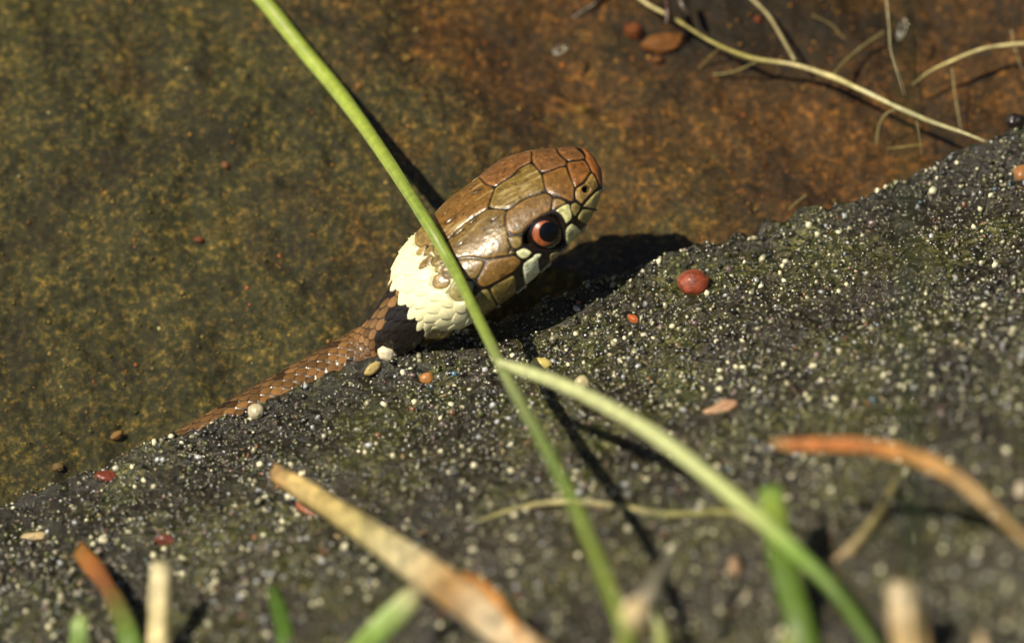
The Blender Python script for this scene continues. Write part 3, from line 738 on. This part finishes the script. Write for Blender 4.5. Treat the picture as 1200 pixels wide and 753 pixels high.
o = tube("dry_runner", A3([(540,620,0.40),(590,600,0.5),(650,588,0.6),(720,592,0.55),(780,602,0.5),(850,600,0.55),(882,612,0.55),(935,648,0.5),(962,690,0.3)]), [0.014,0.020,0.025,0.026,0.024,0.026,0.028,0.03,0.02], [(0.30,0.27,0.10)]*2+[(0.48,0.42,0.20)]*2+[(0.32,0.30,0.10)]*2+[(0.60,0.52,0.28)]*3, DRY, wob=0.3)
tag(o, "thin pale olive runner lying across the grit behind the green blades", "stem")
o = tube("dry_shoot", A3([(905,519,2.0),(935,521,2.05),(1000,521,2.1),(1050,529,2.1),(1100,547,2.0),(1140,575,1.8),(1175,608,1.5),(1220,650,1.0)]), [0.035,0.055,0.062,0.066,0.064,0.052,0.040,0.035], [(0.45,0.30,0.12),(0.58,0.20,0.05),(0.58,0.20,0.05),(0.56,0.25,0.06),(0.55,0.30,0.09),(0.55,0.34,0.12),(0.55,0.36,0.14),(0.5,0.34,0.12)], DRY, flat=0.4, wob=0.2)
tag(o, "arched orange dry grass leaf at the right edge over the grit", "dry leaf")
o = tube("dry_shoot", A3([(968,672,0.45),(985,655,0.55),(1010,628,0.65),(1035,592,0.7),(1054,552,0.7)]), [0.042,0.048,0.046,0.036,0.018], [(0.40,0.22,0.12),(0.50,0.34,0.20),(0.48,0.40,0.18),(0.38,0.32,0.12),(0.3,0.26,0.1)], DRY, flat=0.5, wob=0.2, blunt=False)
tag(o, "thin tan dry leaf rising under the arched orange leaf", "dry leaf")
st_ = empty("straw", tuple(at(640, 770, 0.5)), "broad split yellow straw lying diagonally at the bottom centre", "straw")
tube("stalk", A3([(322,554,1.05),(350,570,1.1),(385,593,1.15),(430,622,1.2),(480,657,1.2),(530,692,1.15),(580,730,1.0),(625,770,0.8),(670,815,0.5)]), [0.085,0.10,0.11,0.135,0.16,0.165,0.165,0.165,0.165], [(0.60,0.36,0.12),(0.66,0.48,0.18),(0.56,0.42,0.14),(0.50,0.42,0.17),(0.68,0.58,0.32),(0.42,0.24,0.08),(0.74,0.60,0.38),(0.52,0.34,0.16),(0.6,0.5,0.3)], DRY, st_, flat=0.45, wob=0.15, ridge=0.05)
tube("loose_sheath", A3([(540,672,1.24),(558,680,1.28),(577,697,1.27),(594,718,1.16),(612,748,1.0)]), [0.015,0.04,0.05,0.04,0.015], [(0.55,0.24,0.05)]*5, DRY, st_, flat=0.4)
def cut_straw(top, bot, r0, r1, label, c0=STW, c1=ST):
    o = tube("cut_straw", A3([top, tuple((np.array(top) * 0.66 + np.array(bot) * 0.34)), tuple((np.array(top) * 0.33 + np.array(bot) * 0.67)), bot]), [r0, (r0 * 2 + r1) / 3, (r0 + 2 * r1) / 3, r1], [c0, c1, c1, c1], DRY, ridge=0.03, wob=0.1)
    return tag(o, label, "straw")
cut_straw((188,668,1.3), (183,830,0.2), 0.095, 0.12, "upright pale straw cut off short at the lower left", STW, (0.80,0.68,0.34))
cut_straw((1060,700,1.2), (1082,850,0.2), 0.165, 0.18, "thick pale straw stub cut square at the lower right", (0.80,0.66,0.42), (0.66,0.46,0.20))
fs = empty("frayed_straw", tuple(at(738, 800, 0.3)), "pale round straw stub with a grey sliver at the bottom right of centre", "straw")
tube("stub", A3([(748,710,1.9),(745,722,1.85),(740,745,1.5),(732,800,0.4)]), [0.10,0.145,0.125,0.12], [(0.85,0.62,0.38),(0.75,0.60,0.30),(0.50,0.50,0.12),(0.40,0.45,0.10)], DRY, fs, blunt=False)
tube("sliver", A3([(790,640,1.5),(778,664,1.7),(765,688,1.85),(752,712,1.85)]), [0.02,0.045,0.06,0.05], [(0.30,0.27,0.20),(0.42,0.38,0.28),(0.55,0.50,0.36),(0.6,0.5,0.36)], DRY, fs, flat=0.5, blunt=False)
o = tube("green_shoot", A3([(769,706,1.0),(773,735,0.8),(780,800,0.25)]), [0.03,0.055,0.06], [(0.5,0.5,0.2),(0.42,0.45,0.14),G2], STEM, flat=0.5, blunt=False)
tag(o, "small yellow green shoot standing beside the pale round straw stub", "grass blade")
o = tube("green_shoot", A3([(489,688,1.25),(480,702,1.25),(462,720,1.15),(440,742,1.0),(405,780,0.6),(380,815,0.25)]), [0.05,0.105,0.115,0.115,0.11,0.11], [(0.80,0.68,0.44),(0.66,0.66,0.34),(0.42,0.56,0.18),(0.36,0.54,0.13),G2,G2], STEM, flat=0.35, blunt=False)
tag(o, "light green blade with a pale cut tip below the split straw", "grass blade")
o = tube("green_shoot", A3([(93,646,0.9),(108,663,0.95),(125,686,0.95),(140,715,0.85),(152,750,0.7),(165,810,0.25)]), [0.085,0.095,0.075,0.10,0.11,0.11], [(0.36,0.17,0.03),(0.42,0.15,0.03),(0.24,0.09,0.03),(0.16,0.16,0.04),(0.15,0.25,0.05),GD], STEM, flat=0.4)
tag(o, "green blade with a withered orange tip at the lower left", "grass blade")
o = tube("green_shoot", A3([(94,722,1.1),(93,740,1.0),(90,810,0.25)]), [0.06,0.085,0.09], [(0.45,0.52,0.2),(0.34,0.50,0.16),G2], STEM, flat=0.5, blunt=False)
tag(o, "short pale green shoot left of the upright cut straw", "grass blade")
o = tube("green_shoot", A3([(318,688,0.6),(326,712,0.55),(335,750,0.45),(345,810,0.25)]), [0.05,0.075,0.085,0.085], [(0.07,0.12,0.02),(0.09,0.17,0.025),(0.10,0.2,0.03),GD], STEM, flat=0.4, blunt=False)
tag(o, "dull dark green shoot between the upright straw and the cut blade", "grass blade")
o = tube("green_shoot", A3([(925,744,1.1),(927,770,0.8),(930,820,0.25)]), [0.05,0.09,0.1], [(0.55,0.6,0.22),(0.4,0.5,0.12),G2], STEM, flat=0.6, blunt=False)
tag(o, "tip of a yellow green shoot at the foot of the upright green blade", "grass blade")
o = tube("straw_splinter", A3([(1148,742,0.9),(1150,760,0.8),(1156,800,0.25)]), [0.02,0.05,0.06], [(0.8,0.6,0.35)]*3, DRY, blunt=False)
tag(o, "small pale splinter tip at the bottom edge right of the thick stub", "straw")
o = tube("dark_shoot", A3([(1078,900,0.2),(1074,760,2.0),(1068,560,4.2),(1064,330,6.4),(1062,120,8.6),(1060,-80,10.8)]), [0.045, 0.04, 0.036, 0.032, 0.028, 0.022], [(0.025,0.045,0.010)]*6, ROOT)
tag(o, "tall dark green stalk rising blurred in front of the right side", "grass stalk")

# ------------------------------------------------------------------ roots in the water
RT = (0.66, 0.60, 0.38); RD = (0.36, 0.32, 0.13); RF = (0.30, 0.27, 0.14)
rt = empty("root", tuple(at(1160, 168, 0.1)), "long pale root running down through the water to the bank at the top right", "root")
tube("main_root", A3([(735,-14,-0.1),(760,6,-0.08),(790,22,-0.06),(830,47,-0.08),(865,63,-0.1),(890,70,-0.08),(930,76,-0.06),(975,90,-0.04),(1010,106,-0.03),(1050,125,-0.02),(1090,142,0.02),(1130,156,0.1),(1160,168,0.14)]), [0.019, 0.021, 0.022, 0.018, 0.023, 0.023, 0.023, 0.026, 0.026, 0.022, 0.018, 0.015, 0.013], [RT,RT,RD,(0.45,0.42,0.18),(0.42,0.40,0.12),(0.5,0.46,0.2),RT,(0.75,0.7,0.42),(0.72,0.68,0.4),(0.52,0.48,0.24),(0.4,0.37,0.16),(0.5,0.45,0.22),RD], ROOT, rt, wob=0.5)
for pts, r, c in [([(876,-6,-0.15),(900,18,-0.15),(915,42,-0.12),(932,72,-0.07)], 0.020, (0.42,0.38,0.24)),
                  ([(976,88,-0.1),(990,72,-0.2),(1010,55,-0.25),(1036,37,-0.3)], 0.013, RF),
                  ([(1053,127,-0.05),(1038,134,-0.1),(1030,148,-0.2),(1027,170,-0.3)], 0.010, RF),
                  ([(845,55,-0.1),(820,80,-0.4),(795,110,-0.6)], 0.010, (0.2,0.15,0.07)),
                  ([(888,72,-0.1),(860,84,-0.3),(835,88,-0.4)], 0.008, RF)]:
    tube("rootlet", A3(pts), [r] * len(pts), [c] * len(pts), ROOT, rt, nring=10, wob=0.4)
def single(name, pts, rad, cols, label, cat, **kw):
    if name == "root_hair": rad = [q * 0.62 for q in rad]
    return tag(tube(name, A3(pts), rad, cols, ROOT, nring=12, wob=0.4, **kw), label, cat)
single("root", [(1068,100,-0.25),(1090,84,-0.15),(1115,72,-0.08),(1150,58,-0.05),(1180,53,-0.05),(1220,50,-0.05)], [0.008,0.017,0.021,0.022,0.020,0.020], [RF,(0.4,0.36,0.16),(0.58,0.52,0.28),RT,RT,RT], "short curved pale root entering from the right edge", "root")
single("root_hair", [(1038,-10,-0.05),(1042,30,-0.05),(1044,58,-0.07),(1052,85,-0.12),(1060,112,-0.2)], [0.014,0.014,0.012,0.011,0.006], [(0.5,0.48,0.36)]*5, "fine whitish root hair hanging from the top edge above the pale root", "root")
single("root_hair", [(1115,76,-0.15),(1119,110,-0.25),(1126,152,-0.35)], [0.012,0.011,0.008], [(0.42,0.38,0.22)]*3, "fine root hair crossing below the curved pale root", "root")
single("root_hair", [(952,18,-0.3),(975,30,-0.35),(988,44,-0.4),(1005,50,-0.45)], [0.012,0.014,0.016,0.01], [(0.26,0.22,0.10)]*4, "faint brown root hair deep in the water near the top edge", "root")
single("root_hair", [(1185,35,-0.2),(1190,60,-0.25),(1198,82,-0.3)], [0.012,0.012,0.008], [(0.34,0.30,0.20)]*3, "tiny grey root hair in the top right corner", "root")
single("root_hair", [(1040,174,-0.25),(1060,172,-0.2),(1082,169,-0.2)], [0.006,0.010,0.006], [(0.40,0.37,0.16)]*3, "short level root hair just above the bank edge on the right", "root")
single("root_hair", [(1073,140,-0.15),(1077,160,-0.2),(1080,182,-0.3)], [0.009,0.008,0.006], [(0.38,0.34,0.18)]*3, "short upright root hair below the long pale root", "root")
single("root_hair", [(945,228,-0.3),(930,240,-0.4),(918,254,-0.5)], [0.006,0.008,0.005], [(0.4,0.36,0.2)]*3, "faint slanting root hair on the rusty silt near the bank", "root")
tw = empty("twig", tuple(at(690, 20, -0.5)), "dark forked twig sunk in the brown water at the top centre", "twig")
tube("branch", A3([(670,24,-0.5),(684,14,-0.45),(700,4,-0.4),(720,-14,-0.4)]), [0.05,0.045,0.05,0.05], [(0.03,0.015,0.008)]*4, ROOT, tw, wob=0.6)
tube("branch", A3([(676,22,-0.5),(692,28,-0.5),(704,34,-0.5),(710,47,-0.55)]), [0.035,0.04,0.03,0.02], [(0.03,0.015,0.008)]*4, ROOT, tw, wob=0.6)
o = tube("root_scrap", A3([(781,28,0.02),(783,14,0.05),(781,0,0.05),(776,-14,0.05)]), [0.02,0.035,0.03,0.02], [(0.05,0.02,0.012)]*4, ROOT, wob=0.6)
tag(o, "dark reddish scrap clinging to the pale root at the top", "debris")
o = tube("root_scrap", A3([(795,-8,0.05),(800,8,0.05),(808,18,0.0)]), [0.035,0.03,0.015], [(0.06,0.045,0.03)]*3, ROOT, wob=0.6)
tag(o, "small dark fleck beside the reddish scrap on the pale root", "debris")

# ------------------------------------------------------------------ single pebbles, seeds, chips
ICO3 = ico(4)
STONE = attr_material("pebble_skin", rough=0.35, coat=0.3, noise_scale=14, noise_amt=0.35, bump_s=0.4, bump_d=0.01)
BERRY = attr_material("berry_skin", rough=0.5, coat=0.1, noise_scale=12, noise_amt=0.6, bump_s=0.6, bump_d=0.02)
SM = attr_material("floor_pebble", rough=0.7, noise_scale=14, noise_amt=0.35)
def pebble(name, px, py, rx, ry, h, col, label, cat="pebble", mat=STONE, on='bank', rough=0.18, rot=0.0, group=None, lift=0.35):
    p = at(px, py, 0.2 if on == 'bank' else -0.9)
    for _ in range(14):
        z = max(0.30, float(bank_z(p[0], p[1]))) if on == 'bank' else float(floor_z(p[0], p[1]))
        p = at(px, py, z + h * lift)
    if on == 'floor': rx *= 0.8; ry *= 0.8; col = tuple(0.42 * q for q in col)
    v = ICO3[0].copy(); rough = 0.4 if name == 'chip' or on == 'floor' else rough; k = fbm(v * 1.6 + px * 0.37, 4, int(px) % 97)[:, None]; v = v * (1 + rough * 2 * (k - 0.5))
    v = v * np.array([rx, ry, h]) ; c, s = math.cos(rot), math.sin(rot)
    v = np.stack([v[:, 0] * c - v[:, 1] * s, v[:, 0] * s + v[:, 1] * c, v[:, 2]], -1)
    o = mesh_obj(name, v, ICO3[1], mat, col=np.tile(np.array(col), (len(v), 1))); o.location = p
    return tag(o, label, cat, group)
pebble("seed", 813, 331, 0.155, 0.135, 0.12, (0.30, 0.062, 0.024), "round red brown seed lying alone on the dark grit", "seed", BERRY, rough=0.13, lift=0.75)
pebble("pebble", 453, 413, 0.09, 0.09, 0.10, (0.80, 0.72, 0.50), "round cream pebble beside the foot of the snake's neck", lift=0.7)
pebble("pebble", 437, 432, 0.10, 0.05, 0.06, (0.50, 0.38, 0.14), "yellow brown grain tucked under the round cream pebble", rot=0.7, lift=0.6)
pebble("pebble", 300, 482, 0.085, 0.08, 0.08, (0.52, 0.46, 0.30), "dull cream pebble at the bank edge left of the snake's body", lift=0.6)
pebble("pebble", 500, 443, 0.07, 0.06, 0.06, (0.45, 0.20, 0.06), "small orange brown pebble below the snake's neck")
pebble("pebble", 634, 427, 0.11, 0.07, 0.07, (0.66, 0.54, 0.16), "yellow pebble just above the start of the pale stem")
pebble("pebble", 682, 448, 0.075, 0.07, 0.07, (0.55, 0.48, 0.26), "pale olive grain above the middle of the pale stem")
pebble("chip", 742, 373, 0.06, 0.035, 0.03, (0.50, 0.12, 0.03), "tiny bright orange chip left below the red seed", "chip", rot=-0.5)
pebble("chip", 845, 478, 0.17, 0.06, 0.05, (0.48, 0.28, 0.16), "long pinkish chip above the diagonal pale stem", "chip", rot=0.35)
pebble("chip", 124, 558, 0.10, 0.06, 0.04, (0.17, 0.035, 0.018), "dark red chip at the bank edge on the left", "chip")
pebble("chip", 365, 598, 0.15, 0.07, 0.05, (0.30, 0.09, 0.03), "rusty red chip beside the upper end of the split straw", "chip", rot=-0.5)
pebble("chip", 196, 632, 0.12, 0.05, 0.05, (0.16, 0.045, 0.03), "dull maroon chip above the upright cut straw", "chip")
pebble("chip", 40, 629, 0.13, 0.05, 0.05, (0.55, 0.42, 0.22), "tan sliver near the left edge on the grit", "chip", rot=0.1)
pebble("seed_husk", 861, 664, 0.055, 0.10, 0.07, (0.36, 0.22, 0.12), "small brown husk standing between the two long shadows", "husk", rot=0.1, lift=0.8)
pebble("pebble", 1199, 203, 0.09, 0.09, 0.06, (0.34, 0.15, 0.05), "orange pebble on the bank at the right edge")
pebble("pebble", 1191, 143, 0.11, 0.08, 0.09, (0.02, 0.014, 0.012), "black lump on the bank crest at the right edge", lift=0.5, rough=0.5)
pebble("pebble", 1196, 575, 0.06, 0.09, 0.07, (0.50, 0.42, 0.30), "pale pebble at the right edge beyond the orange leaf")
pebble("pebble", 137, 510, 0.075, 0.05, 0.045, (0.62, 0.36, 0.14), "orange pebble on the olive pond bottom near the bank", on='floor', rot=0.5, mat=SM, lift=0.7)
pebble("pebble", 68, 547, 0.07, 0.05, 0.045, (0.42, 0.30, 0.13), "tan pebble under water left of the red chip", on='floor', mat=SM, lift=0.7)
pebble("pebble", 742, 36, 0.11, 0.10, 0.07, (0.42, 0.12, 0.025), "rusty orange pebble on the pond bottom beside the twig", on='floor', mat=SM, lift=0.6)
pebble("pebble", 780, 50, 0.26, 0.12, 0.07, (0.42, 0.16, 0.03), "long orange stone on the pond bottom below the pale root", on='floor', mat=SM, rot=0.15, lift=0.6)
pebble("pebble", 769, 71, 0.10, 0.05, 0.05, (0.36, 0.13, 0.04), "small orange stone touching the long orange one", on='floor', mat=SM)
pebble("pebble", 681, 129, 0.07, 0.05, 0.04, (0.48, 0.32, 0.06), "yellow ochre grain on the pond bottom above the snout", on='floor', mat=SM)
pebble("pebble", 888, 23, 0.05, 0.05, 0.04, (0.40, 0.08, 0.02), "small red grain in the dark water at the top", on='floor', mat=SM)
pebble("pebble", 233, 281, 0.06, 0.04, 0.04, (0.45, 0.13, 0.07), "small red grain on the olive pond bottom left of the stem", on='floor', mat=SM)
pebble("pebble", 264, 194, 0.05, 0.05, 0.04, (0.48, 0.22, 0.10), "pinkish grain on the brown silt left of the green stem", on='floor', mat=SM)
pebble("pebble", 420, 101, 0.05, 0.05, 0.04, (0.52, 0.26, 0.08), "orange grain just right of the green stem near the top", on='floor', mat=SM)
pebble("pebble", 476, 68, 0.07, 0.05, 0.04, (0.48, 0.30, 0.08), "ochre grain on the pond bottom at the top centre", on='floor', mat=SM)
# glossy domes added to stand in for sun glints on the water
def m_glint(t, bs):
    out = t.nodes["Material Output"]; tr = nd(t, "ShaderNodeBsdfTransparent"); gl = nd(t, "ShaderNodeBsdfGlossy"); gl.inputs["Roughness"].default_value = 0.33
    b = nd(t, "ShaderNodeBump"); b.inputs["Strength"].default_value = 0.8; b.inputs["Distance"].default_value = 0.03
    t.links.new(noise(t, coords(t), 14, 3, 0.6), b.inputs["Height"]); t.links.new(b.outputs[0], gl.inputs["Normal"])
    fr = nd(t, "ShaderNodeFresnel"); fr.inputs["IOR"].default_value = 1.7
    ms = nd(t, "ShaderNodeMixShader"); t.links.new(fr.outputs[0], ms.inputs[0])
    t.links.new(tr.outputs[0], ms.inputs[1]); t.links.new(gl.outputs[0], ms.inputs[2]); t.links.new(ms.outputs[0], out.inputs[0])
GLINT = material("glint_film", m_glint)
v = ICO3[0] * np.array([0.05, 0.14, 0.022]); o = mesh_obj("glint_dome", v, ICO3[1], GLINT); o.location = at(1057, 34, 0.0); o.rotation_euler = (0, 0, -0.25)
tag(o, "added dome for the sun glint on the water beside the hanging root hair", "glint_dome")
v = ICO3[0] * np.array([0.06, 0.09, 0.016]); o = mesh_obj("glint_dome", v, ICO3[1], GLINT); o.location = at(656, 58, 0.0); o.rotation_euler = (0, 0, -0.9)
tag(o, "added dome for the faint sun glint on the water left of the forked twig", "glint_dome")
